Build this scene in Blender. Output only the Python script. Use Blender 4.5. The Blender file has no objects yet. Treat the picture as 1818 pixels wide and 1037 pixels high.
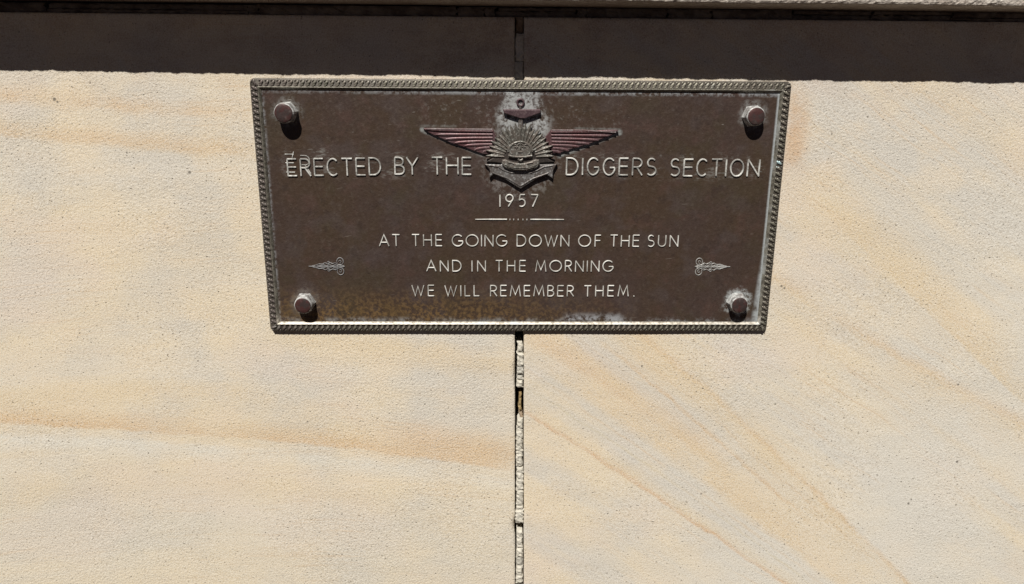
import bpy, bmesh, math, random
from mathutils import Vector, Matrix, noise

random.seed(57)
sc = bpy.context.scene
COL = sc.collection
MM = .001

# ------------------------------------------------------------------ camera, sky, sun, exposure
pitch, roll, yaw = 0.27626, 0.00814, 0.02061
fwd = Vector((math.sin(yaw)*math.cos(pitch), math.cos(yaw)*math.cos(pitch), -math.sin(pitch)))
rt = Vector((math.cos(yaw), -math.sin(yaw), 0)); up = rt.cross(fwd)
r2 = math.cos(roll)*rt + math.sin(roll)*up; u2 = -math.sin(roll)*rt + math.cos(roll)*up
cam_d = bpy.data.cameras.new('camera'); cam = bpy.data.objects.new('camera', cam_d); COL.objects.link(cam)
m = Matrix((r2, u2, -fwd)).transposed().to_4x4(); m.translation = (-0.0283, -0.89036, 0.15258)
cam.matrix_world = m
cam_d.sensor_width = 36; cam_d.lens = 36*1350/1818; cam_d.clip_start = .01; cam_d.clip_end = 200
sc.camera = cam

SUN = Vector((.30, 1.0, -1.36)).normalized()          # the way the sunlight travels
sun_el = math.asin(-SUN.z); az = math.atan2(-SUN.x, -SUN.y)
w = bpy.data.worlds.new('World'); sc.world = w; w.use_nodes = True
nt = w.node_tree; bg = nt.nodes['Background']; sky = nt.nodes.new('ShaderNodeTexSky')
sky.sky_type = 'NISHITA'; sky.sun_disc = False; sky.air_density = .05; sky.dust_density = .5; sky.ozone_density = 0.; sky.altitude = 2000; sky.sun_elevation = sun_el; sky.sun_rotation = az
nt.links.new(sky.outputs[0], bg.inputs[0]); bg.inputs[1].default_value = .05
sd = bpy.data.lights.new('sun', 'SUN'); sd.energy = 5; sd.angle = math.radians(.53); sd.color = (1, .965, .90)
so = bpy.data.objects.new('sun', sd); COL.objects.link(so); so.rotation_mode = 'QUATERNION'
so.rotation_quaternion = SUN.to_track_quat('-Z', 'Y'); so.location = (-1, -3, 4)
sc.view_settings.view_transform = 'Standard'; sc.view_settings.look = 'None'
sc.view_settings.gamma = 1; sc.view_settings.exposure = .27
sc.view_settings.use_curve_mapping = False

# ------------------------------------------------------------------ node helpers
class V:
    """a value in a node tree, with arithmetic"""
    def __init__(s, t, o): s.t, s.o = t, o
    def _m(s, op, *a):
        n = s.t.nodes.new('ShaderNodeMath'); n.operation = op
        for i, x in enumerate((s,)+a):
            if isinstance(x, V): s.t.links.new(x.o, n.inputs[i])
            else: n.inputs[i].default_value = x
        return V(s.t, n.outputs[0])
    def __add__(s, b): return s._m('ADD', b)
    __radd__ = __add__
    def __sub__(s, b): return s._m('SUBTRACT', b)
    def __rsub__(s, b): return s*-1 + b
    def __mul__(s, b): return s._m('MULTIPLY', b)
    __rmul__ = __mul__
    def abs(s): return s._m('ABSOLUTE')
    def min(s, b): return s._m('MINIMUM', b)
    def max(s, b): return s._m('MAXIMUM', b)
    def sqrt(s): return s._m('SQRT')
    def ramp(s, a, b, lo=0., hi=1., smooth=True):
        n = s.t.nodes.new('ShaderNodeMapRange'); n.interpolation_type = 'SMOOTHSTEP' if smooth else 'LINEAR'
        s.t.links.new(s.o, n.inputs[0])
        for i, x in enumerate((a, b, lo, hi)): n.inputs[i+1].default_value = x
        return V(s.t, n.outputs[0])
class Mat:
    def __init__(s, name):
        s.m = bpy.data.materials.new(name); s.m.use_nodes = True; s.t = s.m.node_tree
        s.b = s.t.nodes['Principled BSDF']; g = s.t.nodes.new('ShaderNodeNewGeometry')
        s.pos = g.outputs['Position']; x = s.t.nodes.new('ShaderNodeSeparateXYZ'); s.t.links.new(s.pos, x.inputs[0])
        s.x, s.y, s.z = (V(s.t, x.outputs[i]) for i in range(3))
    def vec(s, a, b, c):
        n = s.t.nodes.new('ShaderNodeCombineXYZ')
        for i, q in enumerate((a, b, c)):
            if isinstance(q, V): s.t.links.new(q.o, n.inputs[i])
            else: n.inputs[i].default_value = q
        return n.outputs[0]
    def noise(s, scale, detail=3, rough=.55, vec=None, dist=0):
        n = s.t.nodes.new('ShaderNodeTexNoise'); s.t.links.new(vec or s.pos, n.inputs['Vector'])
        n.inputs['Scale'].default_value = scale; n.inputs['Detail'].default_value = detail
        n.inputs['Roughness'].default_value = rough; n.inputs['Distortion'].default_value = dist
        return V(s.t, n.outputs['Fac'])
    def voronoi(s, scale, rnd=1.):
        n = s.t.nodes.new('ShaderNodeTexVoronoi'); s.t.links.new(s.pos, n.inputs['Vector'])
        n.inputs['Scale'].default_value = scale; n.inputs['Randomness'].default_value = rnd
        return V(s.t, n.outputs['Distance'])
    def mix(s, f, a, b, mode='MIX'):
        n = s.t.nodes.new('ShaderNodeMix'); n.data_type = 'RGBA'; n.blend_type = mode
        for i, q in ((0, f), (6, a), (7, b)):
            if isinstance(q, V): s.t.links.new(q.o, n.inputs[i])
            elif isinstance(q, bpy.types.NodeSocket): s.t.links.new(q, n.inputs[i])
            else: n.inputs[i].default_value = q if i == 0 else (*q, 1)
        return n.outputs[2]
    def out(s, col, rough=.9, metal=0., h=None, dist=.001, strength=1., spec=.3):
        def put(k, q):
            if isinstance(q, V): s.t.links.new(q.o, s.b.inputs[k])
            elif isinstance(q, bpy.types.NodeSocket): s.t.links.new(q, s.b.inputs[k])
            else: s.b.inputs[k].default_value = q
        put('Base Color', col if isinstance(col, bpy.types.NodeSocket) else (*col, 1))
        put('Roughness', rough); put('Metallic', metal); put('Specular IOR Level', spec)
        if h is not None:
            n = s.t.nodes.new('ShaderNodeBump'); n.inputs['Strength'].default_value = strength
            n.inputs['Distance'].default_value = dist
            s.t.links.new(h.o, n.inputs['Height']); s.t.links.new(n.outputs[0], s.b.inputs['Normal'])
        return s.m

# ------------------------------------------------------------------ sandstone
CREAM = (.595, .488, .332); PALE = (.575, .500, .390); GREY = (.485, .445, .385); OCHRE = (.555, .420, .240); ORANGE = (.520, .345, .175)

def disc(M, x, z, r0, r1):
    a = M.x-x; b = M.z-z
    return (a*a + b*b).sqrt().ramp(r0, r1, 1, 0)
PITS = ()
def stone(name, bands, right):
    M = Mat(name)
    warp = M.noise(5, 3) - .5
    warp2 = M.noise(28, 4) - .5
    if right:      # bedding slopes down to the right
        u = M.z*.83 + M.x*.56; v = M.x*.83 - M.z*.56
    else:
        u = M.z + M.x*.12 + M.x*M.x*.2; v = M.x
    uw = u + warp*.022
    strat = M.noise(1, 4, .6, M.vec(v*1.3 + (9. if right else 3.), 0., uw*17))
    strat2 = M.noise(1, 4, .65, M.vec(v*2.2 + 4., 2., uw*60))
    blot = M.noise(6.5, 4, .55)
    blot2 = M.noise(13, 3, .6, M.vec(M.x + 3., M.y, M.z*1.4))
    c = M.mix(strat.ramp(.36, .62), CREAM, PALE if not right else GREY)
    c = M.mix((strat2.ramp(.5, .72)*blot.ramp(.35, .65))*.55, c, OCHRE)
    c = M.mix(blot.ramp(.42, .64)*.80, c, GREY)
    c = M.mix(blot2.ramp(.46, .70)*.60, c, (.60, .485, .335))
    pink = M.noise(4.2, 3, .6, M.vec(M.x+11, M.y, M.z*1.5))
    c = M.mix(pink.ramp(.50, .66)*.45, c, (.575, .475, .395))
    if right:      # paler and greyer away from the joint, low down
        c = M.mix((M.x*1. - M.z*.75).ramp(.28, .85)*blot.ramp(.2, .55)*.55, c, (.56, .53, .465))
    else:
        c = M.mix((M.z*-1).ramp(.30, .46)*.35, c, (.53, .475, .37))
    grain = M.noise(1, 4, .75, M.vec(v*60, 0., uw*420)).ramp(.34, .60, .62, 1.1)*M.noise(300, 2, .6).ramp(.35, .55, .8, 1.)
    for a, b, c2, x0, x1, lo, hi, amt, colr in bands:
        # the vein runs along z = a + b x + c x^2; lo / hi: how far its colour fades below / above
        k = 1/math.sqrt(1+b*b)
        d = (M.z - (M.x*M.x*c2 + M.x*b + a))*k + warp2*.012 + warp*.008
        f = d.ramp(-lo, 0) * d.ramp(0, hi, 1, 0)
        f = f * M.x.ramp(x0-.05, x0+.04) * M.x.ramp(x1-.04, x1+.05, 1, 0)
        f = f * M.noise(9, 4, .6, M.vec(M.x+a*7, 0., M.z)).ramp(.30, .60, .25, 1.)*amt
        f = f * grain
        c = M.mix(f, c, colr)
    fineb = M.noise(1, 3, .7, M.vec(v*5, 1., uw*230))
    c = M.mix(fineb.ramp(.52, .70)*M.noise(5, 2, .5, M.vec(M.x+2, M.y, M.z)).ramp(.40, .6)*.5, c, (.50, .35, .20))
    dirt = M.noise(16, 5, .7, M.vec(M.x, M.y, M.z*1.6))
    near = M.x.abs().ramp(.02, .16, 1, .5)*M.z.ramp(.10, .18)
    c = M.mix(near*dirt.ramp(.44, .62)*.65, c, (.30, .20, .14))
    # grains and small dark pits
    g1 = M.noise(640, 2, .65); g2 = M.noise(350, 3, .7); pit = M.noise(330, 2, .5, M.vec(M.x, M.y*1., M.z*1.25+5.))
    c = M.mix(g1.ramp(.30, .70, 0, .34), c, (.95, .93, .88), 'MIX')
    c = M.mix(g2.ramp(.58, .70)*.42, c, (.33, .25, .17))
    c = M.mix(pit.ramp(.66, .73)*.7, c, (.20, .16, .12))
    spots = M.voronoi(15)
    c = M.mix(spots.ramp(.012, .030, 1, 0)*M.noise(14, 2, .5, M.vec(M.x+7, M.y, M.z)).ramp(.52, .60)*.75, c, (.13, .11, .095))
    if right:      # rust stain beside the plaque's upper corner
        c = M.mix(M.x.ramp(.300, .312)*M.x.ramp(.318, .340, 1, 0)*M.z.ramp(.02, .07)*M.z.ramp(.13, .15, 1, 0)*blot2.ramp(.35, .6)*grain*.6, c, (.50, .31, .17))
    for px, pz, pr in PITS:
        d = disc(M, px, pz, pr*.5, pr*1.25) * g2.ramp(.25, .5, .4, 1.)
        c = M.mix(d*.8, c, (.11, .095, .08))
    # rows of tooling marks, patchy
    tool = M.noise(1, 2, .6, M.vec(M.x*150+M.z*70, M.y*200, M.z*330-M.x*120))
    rough_patch = M.noise(3.3, 3, .6).ramp(.38, .62, .55, 1.25)
    h = g2*rough_patch + g1*.45 - pit.ramp(.62, .76)*.9 + M.noise(90, 3)*.45 + tool*.5*M.noise(5.5, 2).ramp(.45, .62)
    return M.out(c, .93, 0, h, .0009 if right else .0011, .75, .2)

PITS = ((-.526, .124, .0022), (-.523, .121, .0014), (-.453, .065, .0013), (-.384, .043, .0020), (-.269, -.272, .0012))
left_stone = stone('left_sandstone', [
    (.0985, -.02, .05, -1.3, -.33, .012, .020, .75, ORANGE),
    (.0549, .0017, .1078, -1.3, -.30, .012, .024, .50, OCHRE),
    (.0268, -.1359, -.0540, -.62, -.30, .010, .020, .62, ORANGE),
    (-.3393, -.1708, -.1054, -1.3, .0, .006, .030, 1., ORANGE),
    (-.360, -.1683, -.1049, -1.3, .0, .025, .012, .75, (.575, .545, .48)),
    (-.327, -.1683, -.1049, -1.3, .0, .02, .055, .40, OCHRE),
    (-.318, -.17, -.09, -.16, .0, .03, .035, .75, ORANGE),
    (-.2575, -.1415, -.1705, -.75, -.33, .02, .02, .45, OCHRE),
    (-.2002, -.2376, -.3781, -.30, .0, .03, .02, .55, OCHRE),
    (-.4603, -.4780, -.5314, -.7, -.05, .03, .02, .30, OCHRE),
    (-.02, .02, 0, -.60, -.30, .05, .05, .25, OCHRE),
], False)
PITS = ((.560, -.221, .0016), (.577, -.330, .0020), (.154, -.196, .0015), (.233, -.226, .0012), (.328, -.248, .0013), (.522, -.392, .0018), (.525, -.386, .0013), (.3195, -.0915, .0016), (.3235, -.094, .0016), (.414, -.50, .0014))
right_stone = stone('right_sandstone', [
    (-.2544, -.6743, -.1085, .01, .45, .0035, .007, 1., (.50, .32, .165)),
    (-.250, -.6738, -.1085, .01, .45, .003, .022, .45, OCHRE),
    (-.2213, -.6257, -.2786, .02, .40, .002, .004, .55, (.45, .37, .22)),
    (-.172, -.68, -.20, .0, .50, .016, .055, .95, (.56, .43, .265)),
    (-.150, -.60, -.40, .0, .25, .012, .040, .60, ORANGE),
    (-.030, -.80, -.20, .10, .60, .005, .009, .90, (.50, .34, .18)),
    (-.034, -.80, -.20, .10, .60, .060, .008, .70, OCHRE),
    (-.0758, -.8604, -.0408, .09, .36, .003, .006, .85, (.50, .34, .18)),
    (-.052, -.86, -.04, .10, .50, .002, .004, .5, (.50, .36, .21)),
    (-.195, -.72, -.12, .05, .45, .002, .004, .45, (.50, .36, .21)),
    (-.120, -.80, -.10, .02, .30, .010, .010, .5, OCHRE),
    (.1592, -.8668, .3124, .30, .66, .006, .014, .55, ORANGE),
    (.1552, -.8668, .3124, .30, .70, .040, .010, .60, OCHRE),
    (.3550, -1.0400, .1855, .36, .9, .004, .050, .75, OCHRE),
    (.12, -.80, .10, .30, .7, .010, .012, .35, OCHRE),
    (.449, -.664, 0, .42, .62, .02, .03, .40, OCHRE),
    (.24, -.70, 0, .30, .60, .06, .06, .35, OCHRE),
    (-.03, -.75, -.2, .12, .34, .05, .03, .40, OCHRE),
], True)

M = Mat('coping_sandstone')
n1 = M.noise(160, 4, .7); n2 = M.noise(420, 2, .6)
c = M.mix(M.noise(22, 4, .6).ramp(.35, .65), (.38, .325, .28), (.47, .42, .37))
c = M.mix(n1.ramp(.48, .66)*.6, c, (.60, .55, .49)); c = M.mix(n2.ramp(.58, .7)*.6, c, (.16, .12, .10))
coping_mat = M.out(c, .95, 0, n1*1. + n2*.5, .0022, 1, .15)

def mortar_mat(name, a, b):
    M = Mat(name)
    g = M.noise(330, 3, .65)
    c = M.mix(M.noise(60, 3, .6).ramp(.35, .65), a, b)
    c = M.mix(g.ramp(.60, .72)*.45, c, (.22, .18, .13))
    return M.out(c, .96, 0, g + M.noise(110, 2)*1., .0013, 1, .1)
mortar = mortar_mat('pale_mortar', (.50, .47, .40), (.60, .565, .49))
mortar_y = mortar_mat('ochre_mortar', (.26, .18, .09), (.36, .27, .14))
mortar_b = mortar_mat('brown_mortar', (.22, .16, .11), (.32, .25, .18))
mortar_s = mortar_mat('grey_mortar', (.40, .38, .33), (.47, .45, .40))
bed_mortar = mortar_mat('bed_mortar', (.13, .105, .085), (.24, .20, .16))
core_mat = Mat('dark_core').out((.05, .04, .03), .95, 0, None)

# ------------------------------------------------------------------ bronze
def gauss_box(M, x0, x1, z0, z1, soft):
    return M.x.ramp(x0-soft, x0+soft)*M.x.ramp(x1-soft, x1+soft, 1, 0)*M.z.ramp(z0-soft, z0+soft)*M.z.ramp(z1-soft, z1+soft, 1, 0)

M = Mat('bronze_field')
BR = (.062, .042, .031); 
big = M.noise(11, 4, .6); mid = M.noise(38, 4, .65); fine = M.noise(210, 3, .7); fine2 = M.noise(480, 2, .6)
c = M.mix(big.ramp(.35, .65), (.064, .043, .036), (.066, .043, .029))
c = M.mix(mid.ramp(.50, .68)*.5, c, (.092, .054, .044))
c = M.mix(M.noise(24, 3, .6, M.vec(M.x+4, M.y, M.z)).ramp(.50, .66)*.35, c, (.088, .070, .070))
c = M.mix(M.noise(17, 4, .6, M.vec(M.x+9, M.y, M.z)).ramp(.50, .66)*.45, c, (.062, .048, .028))
c = M.mix(M.noise(55, 4, .7, M.vec(M.x+2, M.y, M.z)).ramp(.54, .68)*.45, c, (.038, .026, .022))
c = M.mix(fine.ramp(.54, .74)*.24, c, (.115, .095, .078))
c = M.mix(fine2.ramp(.30, .5, 1, 0)*.30, c, (.025, .016, .012))
# ochre speckle low on the plate
low = M.z.ramp(-.085, -.135)*M.x.ramp(.20, -.12)
c = M.mix(low*fine.ramp(.42, .62)*.75, c, (.19, .115, .045))
c = M.mix(low*mid.ramp(.45, .6)*.5, c, (.10, .066, .028))
# grey and white weathering bloom: along the edges, round bolts and the emblem, in dashes above the lettering
class W_: pass
MW = W_(); wn = M.noise(75, 4, .65); wn2 = M.noise(75, 4, .65, M.vec(M.x+5, M.y, M.z))
MW.x = M.x + (wn-.5)*.022; MW.z = M.z + (wn2-.5)*.022
ex = (.2925 - M.x.abs()); ez1 = (.1345 - M.z); ez2 = (M.z + .1365)
edge = (ex.ramp(.000, .0036, 1, 0)*.8).max(ez1.ramp(.0005, .0035, 1, 0)*M.x.ramp(-.32, .0, .35, 1.)).max(ez2.ramp(.0, .008, 1, 0)*mid.ramp(.42, .6))
edge = edge*(big*.4+fine*.7).ramp(.44, .62)
c = M.mix(edge*.8, c, (.27, .28, .29))
strip = M.x.ramp(.2893, .2915)*mid.ramp(.3, .5, .5, 1.) 
strip = strip.max((M.x - M.z*.06).ramp(.291, .2965)*M.z.ramp(-.03, -.09)*mid.ramp(.35, .55))
c = M.mix(strip*.85, c, (.42, .45, .46))
fm = fine*.75+mid*.5
halo = disc(MW, -.002, .124, .008, .016).max(disc(MW, -.002, .108, .021, .031)*.95).max(disc(MW, .014, .098, .008, .026)).max(disc(MW, -.014, .132, .003, .012)).max(disc(MW, .012, .132, .003, .012)*.8)
c = M.mix(halo*fm.ramp(.48, .70), c, (.40, .41, .41))
c = M.mix(halo*mid.ramp(.55, .68)*.6, c, (.10, .085, .08))
def below(a, b, x0, x1, t):          # a thin bloom just under the sloping edge z = a + b x
    d = M.z - (M.x*b + a)
    return d.ramp(-t, -t*.35)*d.ramp(.001, .002, 1, 0)*M.x.ramp(x0-.003, x0+.003)*M.x.ramp(x1-.003, x1+.003, 1, 0)
wl = below(.0505, -.385, -.114, -.045, .0062).max(below(.0500, .385, .042, .112, .0062)).max(below(.0975, 0, -.116, -.075, .0022)*.3).max(below(.0970, -.02, .060, .113, .0028)*.4)
wl = wl.max(disc(M, -.114, .0935, .0015, .004)).max(disc(M, .112, .0915, .002, .0045))
c = M.mix(wl*fm.ramp(.46, .70, .1, .75), c, (.31, .33, .32))
ring = disc(M, -.002, .060, .040, .053)*.5
c = M.mix(ring*.6*fm.ramp(.58, .74), c, (.34, .34, .33))
c = M.mix(gauss_box(M, -.11, .11, .096, .128, .012)*fm.ramp(.66, .80)*.4, c, (.20, .19, .18))
for bx, bz, q in ((-.266, .112, .22), (.264, .111, .28), (-.260, -.112, .14), (.2655, -.1115, 1.)):
    c = M.mix(disc(MW, bx, bz, .0125, .0205)*(fine*.8+mid*.4).ramp(.46, .66)*q, c, (.40, .42, .42))
txt = gauss_box(M, -.278, -.055, .038, .068, .004).max(gauss_box(M, .048, .284, .038, .069, .004))
txt = txt.max(gauss_box(M, -.274, -.222, .056, .071, .003)*1.6)
dash = M.noise(1, 3, .7, M.vec(M.x*120, 0., M.z*420))
c = M.mix(txt*(dash*.6+mid*.5).ramp(.57, .70)*.42, c, (.28, .28, .26))
c = M.mix(gauss_box(M, .055, .125, -.138, -.128, .006)*(mid*.6+fine*.5).ramp(.46, .62), c, (.33, .34, .36))
scr = M.noise(1, 2, .6, M.vec(M.x*60, 0., M.z*330+8.))
c = M.mix(scr.ramp(.70, .76)*M.z.ramp(.05, .10)*.6, c, (.40, .38, .35))
scratch = M.noise(1, 2, .5, M.vec(M.x*35+M.z*70, 3., M.z*420-M.x*60))
c = M.mix(scratch.ramp(.71, .76)*.35, c, (.26, .23, .20))
field_mat = M.out(c, fine.ramp(.3, .7, .34, .52), .25, fine*1. + mid*.8 + fine2*.3, .0005, .8, .35)

def bronze(name, a, b, wear, amt=.5, scale=70, metal=.35, rough=.45):
    M = Mat(name)
    n = M.noise(scale, 4, .65); f = M.noise(420, 3, .6)
    c = M.mix(n.ramp(.35, .65), a, b)
    c = M.mix(f.ramp(.50, .68)*amt, c, wear)
    return M.out(c, rough, metal, f, .0003, .6, .4)
M = Mat('bronze_frame')
n = M.noise(26, 4, .65); f = M.noise(420, 3, .6)
c = M.mix(n.ramp(.38, .62), (.145, .137, .108), (.185, .160, .132))
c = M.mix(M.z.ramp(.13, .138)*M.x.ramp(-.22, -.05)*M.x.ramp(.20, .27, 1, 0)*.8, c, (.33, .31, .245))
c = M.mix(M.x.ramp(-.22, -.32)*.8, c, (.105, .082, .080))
c = M.mix(f.ramp(.50, .68)*.4, c, (.30, .29, .25))
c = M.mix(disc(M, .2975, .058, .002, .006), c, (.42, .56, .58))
c = M.mix(n.ramp(.60, .74)*.5, c, (.36, .37, .35))
frame_mat = M.out(c, .42, .35, f, .0003, .6, .4)
frame_base = bronze('grimy_frame_bronze', (.065, .056, .046), (.11, .095, .080), (.18, .165, .14), .4, 60)  # frame base darkened so the hollows between twists carry painted shade
M = Mat('worn_bronze_rim')
n = M.noise(30, 4, .65); f = M.noise(300, 3, .6)
low = M.z.ramp(-.125, -.134)  # bottom run painted brighter for sun on its upward slope, besides wear
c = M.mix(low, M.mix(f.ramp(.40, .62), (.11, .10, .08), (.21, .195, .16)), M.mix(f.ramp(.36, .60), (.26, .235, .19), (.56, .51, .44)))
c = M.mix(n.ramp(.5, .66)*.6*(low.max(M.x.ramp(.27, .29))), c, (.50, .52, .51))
rim_mat = M.out(c, .45, .3, f, .0004, .7, .4)
sun_mat = bronze('emblem_bronze', (.115, .108, .094), (.150, .125, .108), (.42, .42, .39), .65, 90)
sun_base = bronze('grimy_sun_bronze', (.036, .030, .027), (.062, .048, .042), (.12, .115, .105), .4, 60)  # disc darker than its rays: shade of the notches is in the colour
anchor_mat = bronze('anchor_bronze', (.095, .078, .070), (.15, .14, .135), (.42, .43, .43), .55, 80)
maroon = bronze('maroon_bronze', (.098, .043, .045), (.108, .066, .071), (.24, .18, .175), .4, 50)
edge_mat = bronze('rubbed_wing_edge', (.17, .10, .10), (.24, .20, .20), (.42, .40, .39), .6, 35)  # paler than the wing: painted highlight along its top edge
plum = bronze('plum_bronze', (.075, .045, .052), (.11, .07, .075), (.2, .15, .15), .4, 90)

M = Mat('worn_letter_bronze')
n = M.noise(75, 4, .7); f = M.noise(600, 2, .6)
c = M.mix(n.ramp(.34, .60), (.36, .35, .32), (.70, .69, .65))
c = M.mix(f.ramp(.58, .72)*.5, c, (.16, .13, .10))
letter_mat = M.out(c, .45, .15, f, .0002, .5, .4)
M = Mat('dull_letter_bronze')
n = M.noise(85, 4, .7); f = M.noise(600, 2, .6)
c = M.mix(n.ramp(.36, .64), (.24, .235, .22), (.66, .655, .62))
c = M.mix(f.ramp(.55, .7)*.5, c, (.12, .10, .08))
letter_mat2 = M.out(c, .45, .15, f, .0002, .5, .4)

orn_dull = bronze('dull_ornament_bronze', (.13, .12, .12), (.24, .24, .245), (.42, .42, .41), .6, 150, .15)
orn_mat = bronze('ornament_bronze', (.20, .19, .18), (.38, .38, .37), (.62, .62, .59), .65, 150, .15)
M = Mat('bolt_side')
n = M.noise(180, 3, .65); n2 = M.noise(70, 3, .6)
c = M.mix(n.ramp(.36, .62), (.24, .235, .23), (.62, .63, .62)); c = M.mix(n2.ramp(.5, .66)*.6, c, (.12, .085, .075))
bolt_side = M.out(c, .5, .2, n, .0006, .8, .4)
M = Mat('bolt_face')
n = M.noise(200, 3, .65)
c = M.mix(M.noise(130, 3, .6).ramp(.4, .6), (.050, .034, .032), (.068, .028, .026)); c = M.mix(n.ramp(.56, .7)*.3, c, (.17, .14, .13))
bolt_face = M.out(c, .5, .25, n, .0006, .8, .4)

# ------------------------------------------------------------------ mesh helpers
def obj(name, bm, mat, parent=None, smooth=False, label=None, kind=None, loc=None):
    me = bpy.data.meshes.new(name)
    if isinstance(bm, bpy.types.Mesh): me = bm
    elif isinstance(bm, tuple): me.from_pydata(bm[0], [], bm[1]); me.update()
    else:
        bmesh.ops.recalc_face_normals(bm, faces=bm.faces[:]); bm.to_mesh(me); bm.free()
    if smooth:
        for p in me.polygons: p.use_smooth = True
    if mat and not me.materials: me.materials.append(mat)
    o = bpy.data.objects.new(name, me); COL.objects.link(o)
    if parent: o.parent = parent
    if label: o['label'] = label
    if kind: o['kind'] = kind
    if loc: o.location = loc
    return o

def thing(name, label, cat, rot=(0, 0, 0), loc=(0, 0, 0)):
    o = bpy.data.objects.new(name, None); COL.objects.link(o); o.empty_display_size = .05
    o.rotation_euler = rot; o.location = loc; o['label'] = label; o['category'] = cat
    return o

def nz(x, y, z, s): return noise.noise(Vector((x*s, y*s, z*s)))

def grid_sheet(cols, rows, fn):
    """rows x cols sheet of points fn(i, j)"""
    vs = [fn(i, j) for j in range(rows) for i in range(cols)]
    fs = [(j*cols+i, j*cols+i+1, (j+1)*cols+i+1, (j+1)*cols+i) for j in range(rows-1) for i in range(cols-1)]
    return vs, fs

def close_back(vs, fs, cols, rows, yb):
    """walls and a back on a front sheet, so that it is a solid block"""
    loop = [i for i in range(cols)] + [j*cols+cols-1 for j in range(1, rows)] + [(rows-1)*cols+i for i in range(cols-2, -1, -1)] + [j*cols for j in range(rows-2, 0, -1)]
    b0 = len(vs)
    for k in loop: vs.append((vs[k][0], yb, vs[k][2]))
    n = len(loop)
    for k in range(n): fs.append((loop[k], b0+k, b0+(k+1) % n, loop[(k+1) % n]))
    fs.append(tuple(range(b0+n-1, b0-1, -1)))

# ------------------------------------------------------------------ the wall
ZT, ZB = .2156, -1.0
wall = thing('sandstone_wall', 'cream sandstone block wall with orange veins and a crumbling mortar joint behind the plaque', 'wall')

def joint_l(z): return -.0083 + .0058*((.1-z)/.6) + .0003*nz(0, 1, z, 90) + .0004*nz(0, 5, z, 25)
def joint_r(z): return .0009 + .0072*((.2-z)/.6) + .0003*nz(3, 2, z, 90) + .0004*nz(4, 5, z, 22)

def block(side, mat, label):
    # distances from the joint, dense by the joint
    ds = [0, .0006, .0014, .003, .006, .010, .016, .024]
    while ds[-1] < 1.3: ds.append(ds[-1]+min(.03, ds[-1]*.25+.004))
    zs = [ZT, ZT-.0008, ZT-.002, ZT-.005]
    while zs[-1] > ZB: zs.append(zs[-1]-.005)
    if side < 0: ds = ds[::-1]
    cols, rows = len(ds), len(zs)
    def f(i, j):
        z = zs[j]; d = ds[i]
        x = (joint_l(z)-d) if side < 0 else (joint_r(z)+d)
        y = .0010*nz(x, 0, z, 6) + .00035*nz(x, 7, z, 45)
        e = max(0, 1-d/.0022); y += .0013*e*e*(1+.8*nz(side, z, 3, 130))
        t = ZT-z; e = max(0, 1-t/.003); y += .0015*e*e
        if side < 0:      # the spalled corner low on the joint
            q = max(0, 1-((d/.0035)**2+((z+.424)/.013)**2)); y += .006*q
            if d == 0: x -= .0022*max(0, 1-((z+.424)/.014)**2)
            q = max(0, 1-((d/.002)**2+((z+.205)/.02)**2)); y += .0025*q
        return (x, y, z)
    vs, fs = grid_sheet(cols, rows, f)
    close_back(vs, fs, cols, rows, .18)
    bm = bmesh.new(); bv = [bm.verts.new(v) for v in vs]
    for q in fs: bm.faces.new([bv[k] for k in q])
    o = obj('sandstone_block', bm, mat, wall, True, label)
    for p in o.data.polygons:
        if abs(p.normal.y) < .3 or p.normal.y > .5: p.use_smooth = False
    return o
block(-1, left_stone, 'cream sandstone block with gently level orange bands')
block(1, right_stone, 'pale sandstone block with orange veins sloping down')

def rough_box(x0, x1, z0, z1, y0, y1, amp, seed, nx=4, nzv=8, rnd=.0012):
    """a broken lump: front y0 (towards the viewer) to back y1"""
    def f(i, j):
        u = i/(nx-1); v = j/(nzv-1); x = x0+(x1-x0)*u; z = z1+(z0-z1)*v
        e = min(u*(x1-x0), (1-u)*(x1-x0), v*(z1-z0), (1-v)*(z1-z0))
        y = y0 + amp*1.3*nz(x+seed, 1, z, 300) + amp*.8*nz(x, seed, z, 90) + (rnd if e < 1e-6 else 0)*(1+.5*nz(x, z, seed, 300))
        return (x + (amp*2.2*nz(z, seed, 2, 360) if i in (0, nx-1) else 0), y, z + (amp*.8*nz(x, seed, 7, 200) if j in (0, nzv-1) else 0))
    vs, fs = grid_sheet(nx, nzv, f); close_back(vs, fs, nx, nzv, y1)
    bm = bmesh.new(); bv = [bm.verts.new(v) for v in vs]
    for q in fs: bm.faces.new([bv[k] for k in q])
    return bm

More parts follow.
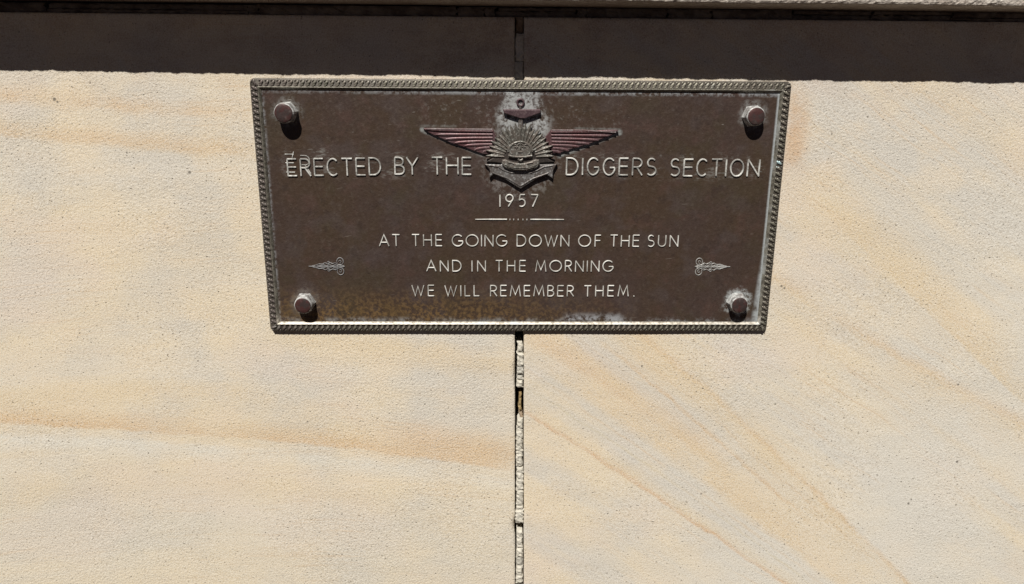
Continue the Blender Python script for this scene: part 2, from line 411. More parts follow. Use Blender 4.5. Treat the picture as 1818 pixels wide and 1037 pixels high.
# (z top, z bottom, left inset, right inset, depth of the face, material)
pieces = [(.2160, .1995, .0015, .001, .004, mortar_b), (.1985, .169, .0010, .0002, .0004, mortar), (.1684, .1500, .0002, .0006, .0002, mortar),
    (.1490, .04, .001, .001, .004, mortar), (.039, -.10, .001, .001, .004, mortar),
    (-.1655, -.1790, .0034, .0012, .0015, mortar), (-.1794, -.1972, .0030, .0006, .0010, mortar), (-.1984, -.2085, .0028, .0008, .0022, mortar_s),
    (-.2105, -.2165, .0032, .0010, .0035, mortar_s), (-.2172, -.2262, .0026, .0016, .0012, mortar),
    (-.2340, -.2590, .0050, .0030, .0045, mortar_y), (-.2602, -.2685, .0058, .0016, .0060, mortar_b),
    (-.2690, -.2810, .0024, .0016, .0004, mortar), (-.2812, -.3362, .0016, .0014, .0012, mortar),
    (-.3385, -.3995, .0020, .0010, .0004, mortar), (-.4008, -.4205, .0008, .0010, .0002, mortar),
    (-.4325, -.4595, .0022, .0018, .0012, mortar), (-.4602, -.4735, .0018, .0018, .0008, mortar), (-.4741, -.4868, .0016, .0016, .0016, mortar_s),
    (-.4874, -.5145, .0016, .0018, .0008, mortar), (-.5185, -.5600, .0016, .0016, .0012, mortar), (-.562, -.66, .001, .001, .0015, mortar), (-.663, -.99, .001, .001, .003, mortar)]
for k, (a, b, li, ri, y, mt) in enumerate(pieces):
    zc = (a+b)/2
    obj('mortar_piece', rough_box(joint_l(zc)+li, joint_r(zc)-ri, b, a, y, .055, .0011, k*3.1, 5, max(5, int((a-b)/.0022))), mt, wall, False,
        'ochre sliver of mortar deep in the joint' if mt is mortar_y else None)
# small chip wedged by the spalled corner
obj('mortar_piece', rough_box(-.0095, -.0046, -.4445, -.4285, .0008, .02, .0008, 77, 4, 6), mortar, wall)
# the bed joint under the coping
x = -1.28; k = 0
while x < 1.28:
    L = random.choice((.012, .03, .05, .09, .14, .22)); g = random.uniform(.0003, .0016)
    zt = .2262; zm = random.uniform(.2200, .2230)
    if random.random() < .45 and L > .02:
        obj('mortar_piece', rough_box(x, x+L-g, .2162, zm-.0006, random.uniform(.005, .012), .06, .0018, k*1.7, max(4, int(L/.005)), 4), bed_mortar, wall)
        obj('mortar_piece', rough_box(x+random.uniform(0, .004), x+L-g, zm, zt, random.uniform(.004, .010), .06, .0018, k*2.9, max(4, int(L/.005)), 4), bed_mortar, wall)
    else:
        obj('mortar_piece', rough_box(x, x+L-g, .2162, zt, random.uniform(.004, .011), .06, .0020, k*1.3, max(4, int(L/.005)), 5), bed_mortar, wall)
    x += L; k += 1
bm = bmesh.new(); bmesh.ops.create_cube(bm, size=1, matrix=Matrix.Translation((0, .13, -.386))@Matrix.Diagonal((2.5, .09, 1.22, 1)))
bm2 = obj('wall_core', bm, core_mat, wall)

# the coping: a rough split front, 5 cm proud of the wall
xs = [-1.32]
while xs[-1] < 1.32: xs.append(xs[-1] + (.0022 if -.66 < xs[-1] < .66 else .02))
prof = [(.17, .2284), (.06, .2284), (.02, .2284), (-.01, .2284), (-.030, .2284), (-.040, .2284), (-.0455, .2285), (-.0485, .2288), (-.0500, .2298), (-.0507, .2315), (-.051, .2335),
        (-.0512, .236), (-.0514, .2385), (-.0515, .241), (-.0515, .244), (-.0515, .248), (-.0515, .255), (-.051, .27), (-.050, .30), (-.047, .33), (-.03, .343), (.17, .35)]
def cf(i, j):
    x = xs[i]; y, z = prof[j]
    fr = 1 if y < -.044 else max(0, min(1, (-y-.005)/.04))*.5
    n = nz(x, 0, z, 30)*.0010 + nz(x, 3, z, 110)*.0007 + nz(x, 9, z, 330)*.0007
    zz = nz(x, 5, z, 10)*.0007 + nz(x, 4, z, 120)*.0004 + nz(x, 8, z, 350)*.0004
    return (x, y+n*fr, z+zz*fr)
vs, fs = grid_sheet(len(xs), len(prof), cf)
vs = [(a, b-(.0068+.0015*a)*max(0, min(1, (-b-.005)/.03)), z-.0008-.0022*a) for a, b, z in vs]
c_, r_ = len(xs), len(prof)
fs.append(tuple(j*c_ for j in range(r_))); fs.append(tuple(j*c_+c_-1 for j in range(r_-1, -1, -1)))
fs += [(i, i+1, (r_-1)*c_+i+1, (r_-1)*c_+i) for i in range(c_-1)]
bm = bmesh.new(); bv = [bm.verts.new(v) for v in vs]
for q in fs: bm.faces.new([bv[k] for k in q])
obj('coping_stone', bm, coping_mat, wall, False, 'rough greyish pink coping stone overhanging the blocks')

# unseen brown sheet added below the frame to throw warm light under the coping
M = Mat('dark_soil'); n = M.noise(40, 5, .7)
bounce_mat = M.out(M.mix(n.ramp(.35, .65), (.030, .020, .013), (.052, .034, .022)), .95, 0, n, .01, 1, .1)
vs, fs = grid_sheet(60, 60, lambda i, j: (-6+12*i/59, -12+12.15*j/59, -1.02+.02*nz(i*.3, j*.3, 0, 1)))
bm = bmesh.new(); bv = [bm.verts.new(v) for v in vs]
for q in fs: bm.faces.new([bv[k] for k in q])
obj('ground', bm, bounce_mat, None, True, None, 'structure')

# ------------------------------------------------------------------ the plaque
plaque = thing('bronze_plaque', 'brown bronze memorial plaque with rope edge, winged anchor emblem and raised lettering on the wall', 'plaque', rot=(0, -.00125, 0), loc=(0, -.0009, 0))
FY = -.0030                    # face of the field

def rrect(inset, y, r0=.0062, W=.305, H=.149, n=7):
    r = max(r0-inset, .0006); w2, h2 = W-inset, H-inset
    pts = []
    for cx, cz, a0 in ((w2-r, h2-r, 0), (-w2+r, h2-r, 90), (-w2+r, -h2+r, 180), (w2-r, -h2+r, 270)):
        for k in range(n):
            a = math.radians(a0+90*k/(n-1)); pts.append((cx+r*math.cos(a), y, cz+r*math.sin(a)))
    return pts
def loft(sections, cap_last=False, cap_first=False):
    bm = bmesh.new(); rings = [[bm.verts.new(p) for p in s] for s in sections]; n = len(rings[0])
    for a, b in zip(rings, rings[1:]):
        for k in range(n): bm.faces.new((a[k], a[(k+1) % n], b[(k+1) % n], b[k]))
    if cap_last: bm.faces.new(rings[-1])
    if cap_first: bm.faces.new(rings[0][::-1])
    return bm
# field plate, finely divided so that it is not dead flat
nx, nz_ = 150, 72
vs, fs = grid_sheet(nx, nz_, lambda i, j: (-.2955+.591*i/(nx-1), FY + .00016*nz(i*.004, 0, j*.004, 30) + .00010*nz(i*.004, 5, j*.004, 110), .1385-.277*j/(nz_-1)))
close_back(vs, fs, nx, nz_, .0004)
bm = bmesh.new(); bv = [bm.verts.new(v) for v in vs]
for q in fs: bm.faces.new([bv[k] for k in q])
obj('field_plate', bm, field_mat, plaque, True)
frame = obj('frame', loft([rrect(i, -y) for i, y in ((.004, -.0006), (.0006, -.0004), (0, .0012), (0, .0026), (.0005, .0034), (.0012, .0037), (.0088, .0040), (.0092, .0042))]), frame_base, plaque, True)
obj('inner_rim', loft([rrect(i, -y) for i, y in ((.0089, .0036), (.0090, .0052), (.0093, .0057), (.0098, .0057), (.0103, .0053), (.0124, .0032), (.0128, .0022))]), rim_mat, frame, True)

def tube_mesh(path, rad, seg=6, squash=1.):
    """closed tube along path; rad per point"""
    bm = bmesh.new(); rings = []
    for k, p in enumerate(path):
        p = Vector(p); t = (Vector(path[min(k+1, len(path)-1)])-Vector(path[max(k-1, 0)])).normalized()
        n = Vector((0, -1, 0)); s = t.cross(n).normalized(); n = s.cross(t).normalized()
        r = rad[k]
        rings.append([bm.verts.new(p + s*r*math.cos(a) + n*r*squash*math.sin(a)) for a in [2*math.pi*q/seg for q in range(seg)]])
    for a, b in zip(rings, rings[1:]):
        for q in range(seg): bm.faces.new((a[q], a[(q+1) % seg], b[(q+1) % seg], b[q]))
    bm.faces.new(rings[0][::-1]); bm.faces.new(rings[-1])
    return bm
# one twist of the rope edge: local x along the edge, z outwards
bm = bmesh.new()
for pth, rr in (([(2.2, -.5, 2.3), (2.3, -1.1, 1.5), (1.4, -1.6, .5), (.2, -1.7, -.4), (-1.1, -1.3, -.9)], (.9, 1.15, 1.25, 1.1, .5)),
                ([(1.9, -.9, -.6), (1.0, -1.4, -1.2), (-.2, -1.6, -2.0), (-1.4, -1.2, -2.9)], (.5, .95, 1.05, .55)),
                ([(.2, -.2, 3.1), (-.6, -.9, 2.5), (-1.3, -1.1, 1.6)], (.5, .65, .4))):
    b3 = tube_mesh([(a*MM, b*MM, c*MM) for a, b, c in pth], [q*MM for q in rr], 6, .9)
    tmp = bpy.data.meshes.new('t'); b3.to_mesh(tmp); b3.free(); bm.from_mesh(tmp)
bmesh.ops.create_icosphere(bm, subdivisions=1, radius=.75*MM, matrix=Matrix.Translation((1.2*MM, -1.5*MM, -3.35*MM)))
twist = bpy.data.meshes.new('rope_twist'); bmesh.ops.recalc_face_normals(bm, faces=bm.faces[:]); bm.to_mesh(twist); bm.free()
for p in twist.polygons: p.use_smooth = True
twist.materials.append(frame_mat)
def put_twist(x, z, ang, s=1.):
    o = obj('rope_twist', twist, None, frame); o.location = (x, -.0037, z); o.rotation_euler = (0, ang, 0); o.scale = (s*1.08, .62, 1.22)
RZ = .149-.0051; RX = .305-.0051
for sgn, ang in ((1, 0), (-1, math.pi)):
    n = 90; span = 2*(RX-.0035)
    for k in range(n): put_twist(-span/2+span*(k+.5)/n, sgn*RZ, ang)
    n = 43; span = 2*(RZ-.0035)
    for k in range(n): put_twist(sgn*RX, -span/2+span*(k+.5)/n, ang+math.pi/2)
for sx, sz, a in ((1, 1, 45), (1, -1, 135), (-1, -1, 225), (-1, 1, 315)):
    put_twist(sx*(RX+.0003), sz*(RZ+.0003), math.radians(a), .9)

# ------------------------------------------------------------------ strokes: ridged ribbons for letters and relief lines
def ribbon(bm, pts, wd, h, closed=False, y0=0., taper=None, widths=None):
    """pts (x, z) in metres; wd full width; h height towards the viewer, from y0"""
    n = len(pts); P = [Vector((p[0], p[1])) for p in pts]; rings = []
    for k in range(n):
        if closed: a, b = P[k]-P[k-1], P[(k+1) % n]-P[k]
        else: a = P[k]-P[k-1] if k else P[1]-P[0]; b = P[k+1]-P[k] if k < n-1 else P[-1]-P[-2]
        if a.length < 1e-9: a = b
        if b.length < 1e-9: b = a
        a.normalize(); b.normalize(); t = (a+b)
        t = t.normalized() if t.length > .2 else a
        nrm = Vector((-t.y, t.x)); cs = max(.45, nrm.dot(Vector((-a.y, a.x)))); hw = (widths[k] if widths else wd)/2
        rings.append([bm.verts.new((P[k].x+nrm.x*o*hw/cs, y0-h*q, P[k].y+nrm.y*o*hw/cs)) for o, q in ((-1, -.25), (-.86, .72), (-.4, 1), (.4, 1), (.86, .72), (1, -.25))])
    m_ = 6
    for k in range(n if closed else n-1):
        a, b = rings[k], rings[(k+1) % n]
        for q in range(m_-1): bm.faces.new((a[q], a[q+1], b[q+1], b[q]))
        bm.faces.new((a[m_-1], a[0], b[0], b[m_-1]))
    if not closed: bm.faces.new(rings[0]); bm.faces.new(rings[-1][::-1])

def arc(cx, cy, rx, ry, a0, a1, n=14):
    return [(cx+rx*math.cos(math.radians(a0+(a1-a0)*k/(n-1))), cy+ry*math.sin(math.radians(a0+(a1-a0)*k/(n-1)))) for k in range(n)]
def glyph(ch, rd):
    """strokes on a cap height of 1; rd scales the round letters' width. Returns width, [(points, closed)]"""
    S = lambda *p: (list(p), False)
    if ch == 'A': return .74, [S((0, 0), (.37, 1), (.74, 0)), S((.12, .32), (.62, .32))]
    if ch == 'B': return .50, [S((0, 0), (0, 1)), S((0, 1), (.22, 1), *arc(.22, .765, .23, .235, 90, -90, 9)[1:], (0, .53)), S((0, .53), (.24, .53), *arc(.24, .265, .26, .265, 90, -90, 9)[1:], (0, 0))]
    if ch == 'C': w_ = .86*rd; return w_*.93, [S(*arc(w_/2, .5, w_/2, .5, 48, 312, 18))]
    if ch == 'D': w_ = .70*(rd*.4+.6); return w_, [S((0, 0), (0, 1), (w_*.35, 1), *arc(w_*.35, .5, w_*.65, .5, 90, -90, 13)[1:], (0, 0))]
    if ch == 'E': return .48, [S((0, 0), (0, 1)), S((0, 1), (.48, 1)), S((0, .52), (.45, .52)), S((0, 0), (.48, 0))]
    if ch == 'F': return .44, [S((0, 0), (0, 1)), S((0, 1), (.44, 1)), S((0, .52), (.40, .52))]
    if ch == 'G': w_ = .92*rd; return w_*.96, [S(*arc(w_/2, .5, w_/2, .5, 46, 335, 19), (w_*.96, .44)), S((w_*.96, .45), (w_*.55, .45))]
    if ch == 'H': return .62, [S((0, 0), (0, 1)), S((.62, 0), (.62, 1)), S((0, .52), (.62, .52))]
    if ch == 'I': return .02, [S((.01, 0), (.01, 1))]
    if ch == 'L': return .42, [S((0, 1), (0, 0)), S((0, 0), (.42, 0))]
    if ch == 'M': return .84, [S((0, 0), (.12, 1), (.42, .12), (.72, 1), (.84, 0))]
    if ch == 'N': return .64, [S((0, 0), (0, 1)), S((0, 1), (.64, 0)), S((.64, 0), (.64, 1))]
    if ch == 'O': w_ = 1.0*rd; return w_, [(arc(w_/2, .5, w_/2, .5, 90, 450, 25)[:-1], True)]
    if ch == 'R': return .52, [S((0, 0), (0, 1)), S((0, 1), (.24, 1), *arc(.24, .74, .25, .26, 90, -90, 9)[1:], (0, .48)), S((.22, .48), (.52, 0))]
    if ch == 'S': return .50, [S(*arc(.25, .745, .21, .255, 40, 230, 10), *arc(.25, .265, .25, .265, 62, -140, 11)[0:])]
    if ch == 'T': return .56, [S((.28, 0), (.28, 1)), S((0, 1), (.56, 1))]
    if ch == 'U': return .58, [S((0, 1), (0, .30), *arc(.29, .30, .29, .30, 180, 360, 11)[1:], (.58, 1))]
    if ch == 'W': return .98, [S((0, 1), (.26, 0), (.49, .92), (.72, 0), (.98, 1))]
    if ch == 'Y': return .62, [S((0, 1), (.31, .48), (.31, 0)), S((.62, 1), (.31, .48))]
    if ch == '1': return .02, [S((.01, 0), (.01, 1))]
    if ch == '9': return .54, [(arc(.27, .70, .27, .30, 90, 450, 17)[:-1], True), S((.52, .60), (.20, 0))]
    if ch == '5': return .50, [S((.46, 1), (.12, 1)), S((.12, 1), (.05, .54)), S((.05, .54), *arc(.22, .31, .27, .31, 100, -125, 13))]
    if ch == '7': return .52, [S((0, 1), (.52, 1)), S((.52, 1), (.14, 0))]
    if ch == '.': return .02, [S((0, .0), (.06, .0))]
cache = {}
def word(text, x0, x1, zb, cap, wd, h, rd, mat, zb1=None):
    """raised letters from x0 to x1 (mm), feet on zb"""
    ws = [glyph(c, rd)[0]*cap for c in text]; inner = x1-x0-wd
    gap = (inner-sum(ws))/max(1, len(text)-1); x = x0+wd/2
    for i, c in enumerate(text):
        key = (c, rd, cap, wd, h, mat.name)
        if key not in cache:
            bm = bmesh.new()
            for q, (pts, cl) in enumerate(glyph(c, rd)[1]):
                ribbon(bm, [(a*cap*MM, (wd/2+b*(cap-wd))*MM) for a, b in pts], wd*MM, h*MM*(1-.03*q), cl)
            me = bpy.data.meshes.new('letter'); bmesh.ops.recalc_face_normals(bm, faces=bm.faces[:]); bm.to_mesh(me); bm.free(); me.materials.append(mat)
            for p in me.polygons: p.use_smooth = False
            cache[key] = me
        z = zb + (0 if zb1 is None else (zb1-zb)*(x-x0)/(x1-x0))
        o = obj('letter', cache[key], None, plaque)
        o.location = ((x)*MM, FY, (z+random.uniform(-.15, .15))*MM); o.rotation_euler = (0, random.uniform(-.008, .008), 0)
        x += ws[i]+gap
L1 = dict(cap=21.2, wd=2.0, h=1.7, rd=.70, mat=letter_mat2)
word('ERECTED', -270.3, -161.7, 39.3, zb1=41.0, **L1); word('BY', -147.2, -118.7, 41.8, **L1); word('THE', -104.4, -57.4, 42, **L1)
word('DIGGERS', 51.1, 157, 42, **L1); word('SECTION', 172.1, 277.8, 41.3, **L1)
L2 = dict(cap=15.0, wd=1.42, h=1.3, rd=.95, mat=letter_mat)
word('1957', -25.9, 20.3, 4.8, cap=15.6, wd=1.7, h=1.3, rd=.95, mat=letter_mat)
for t_, a, b in (('AT', -168.4, -143.1), ('THE', -129.7, -93), ('GOING', -82.2, -15.9), ('DOWN', -5.2, 58), ('OF', 68.1, 95.8), ('THE', 105.9, 141.7), ('SUN', 150.8, 188.4)):
    word(t_, a, b, -42.6, **L2)
L2['cap'] = 14.6
for t_, a, b in (('AND', -113.1, -70.6), ('IN', -59.1, -41.5), ('THE', -30.6, 6.6), ('MORNING', 17.5, 112)): word(t_, a, b, -73.5, **L2)
for t_, a, b in (('WE', -131.5, -103.6), ('WILL', -92, -49.1), ('REMEMBER', -36.8, 65.2), ('THEM', 76.9, 131.9), ('.', 137.0, 140.0)): word(t_, a, b, -104.5, **L2)

# the mis-cast double edge over the first two letters
bm = bmesh.new()
for q, (ch, gx, gz) in enumerate((('E', -271.6, 44.6), ('R', -254.2, 43.2))):
    for k, (pts, cl) in enumerate(glyph(ch, .7)[1][1:]):
        ribbon(bm, [((gx+a*21)*MM, (gz+b*20.5)*MM) for a, b in pts], 1.0*MM, (.75-.05*k-.02*q)*MM, cl)
ribbon(bm, [(-263.5*MM, 61*MM), (-261.5*MM, 68*MM)], 1.1*MM, .9*MM)
obj('casting_flaw', bm, letter_mat2, plaque, loc=(0, FY, 0), label='ghosted double edge over the first letters')

# the rule with its five dots
for a, b, w0, w1 in ((-54, -16.7, .7, 1.6), (11, 50.6, 1.6, 1.3)):
    bm = bmesh.new(); ribbon(bm, [(a*MM, -9.7*MM), ((a+b)/2*MM, -9.7*MM), (b*MM, -9.7*MM)], 1.5*MM, 1.1*MM, widths=[w0*MM, 1.5*MM, w1*MM])
    obj('rule_bar', bm, letter_mat, plaque, loc=(0, FY, 0))
bm = bmesh.new(); ribbon(bm, [(0, -.8*MM), (0, .8*MM)], 1.2*MM, 1.1*MM)
dot = bpy.data.meshes.new('rule_dot'); bmesh.ops.recalc_face_normals(bm, faces=bm.faces[:]); bm.to_mesh(dot); bm.free(); dot.materials.append(letter_mat)
for x in (-13.1, -8.7, -3.4, 2.2, 6.9): obj('rule_dot', dot, None, plaque, loc=(x*MM, FY, -9.7*MM))

# ------------------------------------------------------------------ relief shapes
def prism(poly, h, bev=.0006, y0=FY, dome=0.):
    """raised shape with a bevelled edge; poly in mm"""
    P = [Vector((a*MM, b*MM)) for a, b in poly]; n = len(P)
    area = sum(P[k].x*P[(k+1) % n].y-P[(k+1) % n].x*P[k].y for k in range(n))
    if area < 0: P.reverse()
    def off(d):
        o = []
        for k in range(n):
            a = (P[k]-P[k-1]).normalized(); b = (P[(k+1) % n]-P[k]).normalized(); t = (a+b)
            t = t.normalized() if t.length > .3 else a
            nn = Vector((-t.y, t.x)); o.append(P[k]+nn*d/max(.5, nn.dot(Vector((-a.y, a.x)))))
        return o
    bm = bmesh.new()
    rings = [[bm.verts.new((p.x, y, p.y)) for p in off(d)] for d, y in ((0, y0+.0006), (0, y0-h+bev*.8), (bev*.4, y0-h+bev*.25), (bev*1.1, y0-h))]
    for a, b in zip(rings, rings[1:]):
        for k in range(n): bm.faces.new((a[k], a[(k+1) % n], b[(k+1) % n], b[k]))
    bm.faces.new(rings[-1]); bm.faces.new(rings[0][::-1])
    return bm

# anchor: arms and flukes, shank, stock, ring
anchor = obj('anchor', prism([(-43.0, 55.4), (-39.3, 52), (-36.6, 47.7), (-37.2, 39.3), (-34, 42.6), (-30.7, 45.2), (-17, 36.8), (-8, 31), (-1.2, 27.0), (5, 31), (13.1, 36.2), (27.4, 44.1), (31.8, 41.8), (36, 38.9),
    (36.4, 48.0), (40.8, 56.0), (21.9, 55.4), (14, 58), (-2, 60), (-18, 58), (-24.9, 55)], .0048, .0011), anchor_mat, plaque, label='grey green anchor behind the rising sun')
bm = bmesh.new()
for q, pts in enumerate(([(-38, 54), (-27, 52.6), (-22, 49.2), (-12, 45.4), (-1.4, 46.4), (9, 45.2), (18.6, 48.8), (26, 52.8), (35.6, 54.2)], [(-33.6, 45.6), (-17, 39.6), (-1.2, 30.4), (13, 39), (31, 45.6)])):
    ribbon(bm, [(a*MM, b*MM) for a, b in pts], 1.7*MM, (1.0-.1*q)*MM, y0=FY-.0047)
obj('arm_ridge', bm, anchor_mat, anchor)
obj('stock', prism([(-21.8, 116.7), (20.7, 117.0), (20.5, 113.0), (3.3, 106.9), (-2.5, 106.9), (-21.0, 112.7)], .0050, .0008), plum, anchor)
obj('shank', prism([(-3.9, 108.5), (.8, 108.5), (1.4, 98), (1.8, 87), (-5.1, 87), (-4.7, 98)], .0034, .0012), anchor_mat, anchor)
bm = bmesh.new(); ribbon(bm, [(a*MM, b*MM) for a, b in arc(-2.0, 124.2, 3.7, 3.7, 0, 360, 17)[:-1]], 2.5*MM, 2.2*MM, True)
obj('ring', bm, plum, anchor, True, loc=(0, FY, 0))
obj('neck', prism([(-3.2, 121.5), (-1.2, 121.5), (-.9, 117), (-3.5, 117)], .0022, .0005), anchor_mat, anchor)

# rising sun: a disc with two fans of ridged rays
def ray_mesh(r0, r1, wmid, h):
    bm = bmesh.new(); rm = r0+(r1-r0)*.66
    b = [bm.verts.new(p) for p in ((-wmid*.35, .001, r0), (-wmid/2, .001, rm), (0, .001, r1), (wmid/2, .001, rm), (wmid*.35, .001, r0))]
    t = [bm.verts.new(p) for p in ((-wmid*.33, -h*.35, r0), (-wmid*.47, -h*.30, rm), (0, -h*.30, r1-.0006), (wmid*.47, -h*.30, rm), (wmid*.33, -h*.35, r0))]
    c0 = bm.verts.new((0, -h, r0)); c1 = bm.verts.new((0, -h, rm))
    for k in range(5): bm.faces.new((b[k], b[(k+1) % 5], t[(k+1) % 5], t[k]))
    bm.faces.new((t[0], t[1], c1, c0)); bm.faces.new((t[1], t[2], c1)); bm.faces.new((t[2], t[3], c1)); bm.faces.new((t[3], t[4], c0, c1)); bm.faces.new((t[0], c0, t[4]))
    bmesh.ops.recalc_face_normals(bm, faces=bm.faces[:]); me = bpy.data.meshes.new('ray'); bm.to_mesh(me); bm.free(); me.materials.append(sun_mat); return me
SC = (-2.0, 63.0)
sun_o = obj('rising_sun', prism([(SC[0]+29*math.cos(math.radians(a)), SC[1]+28*math.sin(math.radians(a))) for a in range(2, 180, 8)] + [(-36, 61), (-40.5, 58.2), (-30, 57.4), (-18, 56), (14, 56), (26, 57.4), (37.5, 58.2), (32, 61)], .0056, .0008), sun_base, plaque, label='grey brown rising sun badge with a crown')
long_ray = ray_mesh(.018, .0392, .0044, .0027); short_ray = ray_mesh(.020, .0335, .0040, .0020)
N = 21
for k in range(N):
    a = math.radians(3+174*k/(N-1)); o = obj('ray', long_ray, None, sun_o, loc=(SC[0]*MM, FY-.0044, SC[1]*MM))
    o.rotation_euler = (0, math.pi/2-a, 0); s = random.uniform(.95, 1.04); o.scale = (1, 1, s)
    if k < N-1:
        a += math.radians(87/(N-1)); o = obj('ray', short_ray, None, sun_o, loc=(SC[0]*MM, FY-.0042, SC[1]*MM))
        o.rotation_euler = (0, math.pi/2-a, 0); o.scale = (1, 1, random.uniform(.94, 1.02))
crown = obj('crown', prism([(-15.6, 62.5), (-17.0, 72.4), (-15, 77), (-10, 80.6), (-2.1, 82.6), (6, 80.9), (11.2, 77.2), (13.2, 72.4), (12, 62.5)], .0078, .0018), sun_mat, sun_o, label='brown domed crown in the middle of the sun')
bm = bmesh.new(); T = lambda pts: [(a*MM, b*MM) for a, b in pts]
Y2 = FY-.0076
for pts, wd in ((arc(-2, 68, 14, 13.2, 8, 172, 13), 2.2), (arc(-2, 74.5, 4.2, 4.6, -10, 190, 9), 1.5), (arc(-9.5, 72.5, 4.6, 6.0, 60, 250, 9), 1.6), (arc(5.5, 72.5, 4.6, 6.0, 120, -70, 9), 1.6),
    ([(-2, 83), (-2, 73)], 1.7), ([(-15.5, 65.5), (-8, 64.2), (-2, 63.9), (4, 64.2), (11.6, 65.5)], 2.2), ([(-8.6, 75.2), (-4.4, 75.6)], 1.4), ([(-.4, 75.6), (4.2, 75.2)], 1.4), ([(-4.5, 69.6), (.5, 69.6)], 1.5)):
    ribbon(bm, T(pts), wd*MM, random.uniform(.00115, .0013), y0=Y2)
obj('crown_arch', bm, sun_mat, sun_o)
scroll = obj('scroll', prism([(-22.6, 60.6), (-19, 61.4), (-15.8, 60.0), (-9, 57.6), (-1.8, 56.8), (6, 57.6), (12.1, 60.2), (16, 61.6), (19.6, 60.9), (20.2, 56.4), (17.6, 52.2), (12, 49.6), (5.6, 48.2), (-1.7, 47.8), (-9.0, 48.5), (-15.2, 49.9), (-20.2, 52.2), (-22.9, 56.2)], .0084, .0012), sun_mat, sun_o)
bm = bmesh.new(); Y3 = FY-.0083
for pts, wd in (([(-15.6, 58.0), (-9.2, 56.6)], 1.8), ([(5.6, 56.6), (12.4, 58.0)], 1.8), ([(-19.5, 55.4), (-12, 52.4), (-1.8, 51.6), (9, 52.4), (17, 55.4)], 1.2), ([(-4.6, 61.5), (-1.8, 60.2), (1.2, 61.5)], 2.2), ([(-17, 53), (-9, 50.3), (-1.8, 49.8), (6, 50.3), (14.5, 53)], .9)):
    ribbon(bm, T(pts), wd*MM, random.uniform(.0009, .0011), y0=Y3)
obj('scroll_fold', bm, sun_mat, sun_o)

# wings, with layered feathers
def wing(s, tipx, rootx):
    top = 94.7 if s < 0 else 94.2
    low = [(-37.0, 66.3), (-44.3, 66.8), (-54.8, 70.2), (-66.6, 74.8), (-81.0, 79.0), (-91.4, 83.9), (-101.7, 88.3), (-108.8, 92.0)] if s < 0 else \
          [(36.2, 67.7), (45.4, 69.1), (61.2, 74.3), (70.3, 76.6), (82.1, 80.6), (92.5, 84.8), (102.9, 88.8)]
    tip = (-112.2, 95.1) if s < 0 else (110.2, 92.4)
    root = (-29, 84) if s < 0 else (25, 84)
    poly = [(s*33, top)] + [root] + low + [tip]
    wg = obj('wing', prism(poly, .0027, .0005), maroon, plaque, label='maroon bronze wing spreading from the sun')
    # each feather runs from the root out to its own rounded tip on the lower edge
    ends = [(109.5, 94.2), (98.5, 88.4), (87.5, 83.4), (77, 79.2), (65.5, 76.0), (54, 71.6), (44.5, 69.0)]
    rz = [92.3, 88.6, 85.0, 81.3, 77.6, 74.2, 71.0]
    for k, ((ex, ez), z) in enumerate(zip(ends, rz)):
        dz = -.1 if s < 0 else -.5
        bm = bmesh.new(); x0 = 33.3+k*.2; L = ex-x0
        pts = [(s*x0, z+dz), (s*(x0+L*.4), z+dz+(ez-z)*.15), (s*(x0+L*.72), z+dz+(ez-z)*.48), (s*(x0+L*.90), z+dz+(ez-z)*.80), (s*(ex-.8), ez+dz), (s*(ex+.3), ez-.3+dz)]
        ribbon(bm, T(pts), .004, (.0017-.00013*k), y0=FY-.0024, widths=[2.9*MM, 3.1*MM, 3.2*MM, 3.0*MM, 2.0*MM, .8*MM])
        obj('feather', bm, maroon, wg)
    bm = bmesh.new(); ribbon(bm, T([(s*34, top-.4), (s*70, top-.3), (tip[0]-s*3, tip[1]-.5)]), 
        .0018, .0018, y0=FY-.0026); obj('leading_edge', bm, edge_mat, wg)
wing(-1, -113, -37); wing(1, 110, 34)

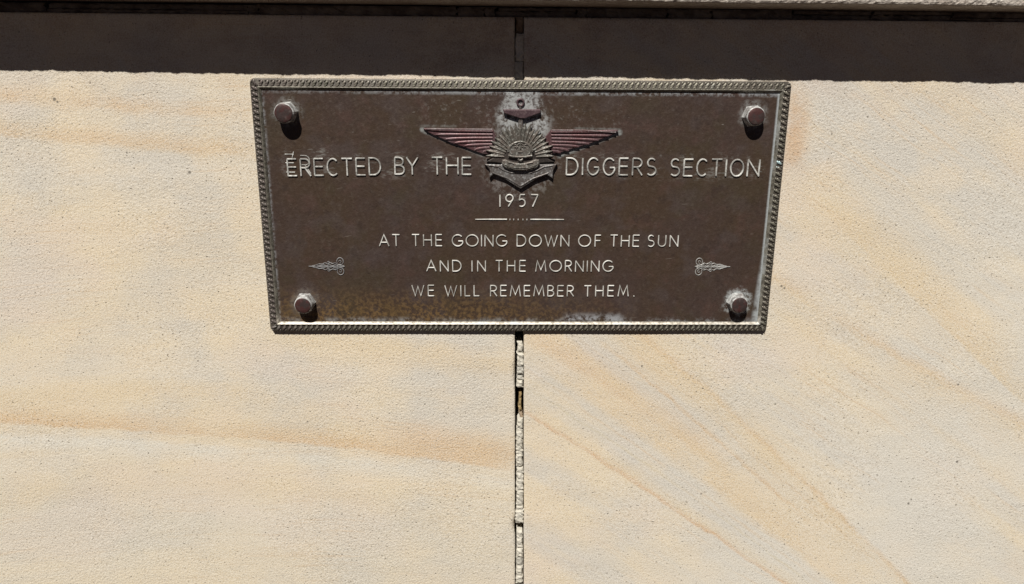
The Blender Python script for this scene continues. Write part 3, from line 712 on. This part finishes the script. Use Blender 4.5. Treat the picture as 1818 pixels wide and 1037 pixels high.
# filigree ornaments either side of the verse
def ornament(cx, cz, s):
    bm = bmesh.new()
    def st(pts, wd=.9, h=.8): ribbon(bm, [((cx+s*a)*MM, (cz+b)*MM) for a, b in pts], wd*MM, random.uniform(h-.08, h+.08)*MM)
    for q in (1, -1):
        st([(a, q*b) for a, b in arc(-15.5, 6.1, 3.9, 4.4, -30, 285, 14)], 1.1)
        st([(a, q*b) for a, b in arc(-15.3, 5.6, 1.5, 1.7, 0, 300, 8)], .8)
        st([(-19.6, q*.3), (-17, q*1.2), (-12.5, q*2.4), (-9.5, q*4.4), (-6.5, q*3.2), (-3.5, q*4.6), (-.5, q*3.0), (2.5, q*4.4), (6, q*2.6), (10, q*2.9), (14, q*1.4), (18, q*.5)], 1.0)
        st([(-13, q*.9), (-9.5, q*2.1), (-6, q*.5), (-2.5, q*2.2), (1, q*.6), (4.5, q*2.0), (8.5, q*.5), (12.5, q*1.4)], .8)
        st([(a, q*b) for a, b in arc(-1.5, 4.6, 1.5, 1.4, 0, 300, 8)], .7)
    st([(-20.6, 0), (-17, .0), (-13, .15), (-4, -.1), (6, .1), (15, 0), (22.2, 0)], 1.0, 1.0)
    for x in (-8, -.5, 6.8): st([(x, 1.6), (x+.6, -1.6)], .8)
    obj('scroll_ornament', bm, orn_dull if s < 0 else orn_mat, plaque, loc=(0, FY, 0))
ornament(-231, -67.1, -1); ornament(230.6, -66.6, 1)

# bolts
def lathe(prof, seg=20, facet=0.):
    bm = bmesh.new(); rings = []
    hexf = lambda a, q: 1 + q*(math.cos(math.pi/6)/math.cos((a+math.pi/6) % (math.pi/3) - math.pi/6)*1.06-1)
    n_ = len(prof)
    for k_, (r, y) in enumerate(prof):
        q_ = facet*max(0, 1-k_/(n_-2))
        rings.append([bm.verts.new((r*hexf(a, q_)*math.cos(a)*MM, -y*MM, r*hexf(a, q_)*math.sin(a)*MM)) for a in [2*math.pi*k/seg for k in range(seg)]])
    for a, b in zip(rings, rings[1:]):
        for k in range(seg): bm.faces.new((a[k], a[(k+1) % seg], b[(k+1) % seg], b[k]))
    bm.faces.new(rings[0][::-1]); bm.faces.new(rings[-1]); return bm
for bx, bz, h, rt_, tilt in ((-265.6, 111.9, 15, 10.4, .02), (263.6, 110.9, 13, 9.8, -.02), (-260.0, -112.1, 13, 9.7, .03), (264.6, -111.3, 13, 9.7, 0)):
    o = obj('bolt', lathe([(12.2, -1), (12.2, .4), (12.0, 1.5), (11.0, h*.55), (rt_+1.0, h-1.7), (rt_+.2, h-.4), (rt_-.6, h)], 36, 1.), bolt_side, plaque, False)
    o.location = (bx*MM, FY, bz*MM); o.rotation_euler = (tilt, random.uniform(-.15, .15)+math.pi/6, 0)
    f = obj('bolt_face', lathe([(rt_-.3, h-.6), (rt_-.2, h+.15), (rt_-1.0, h+.55), (rt_*.5, h+.75)], 24), bolt_face, o, True)
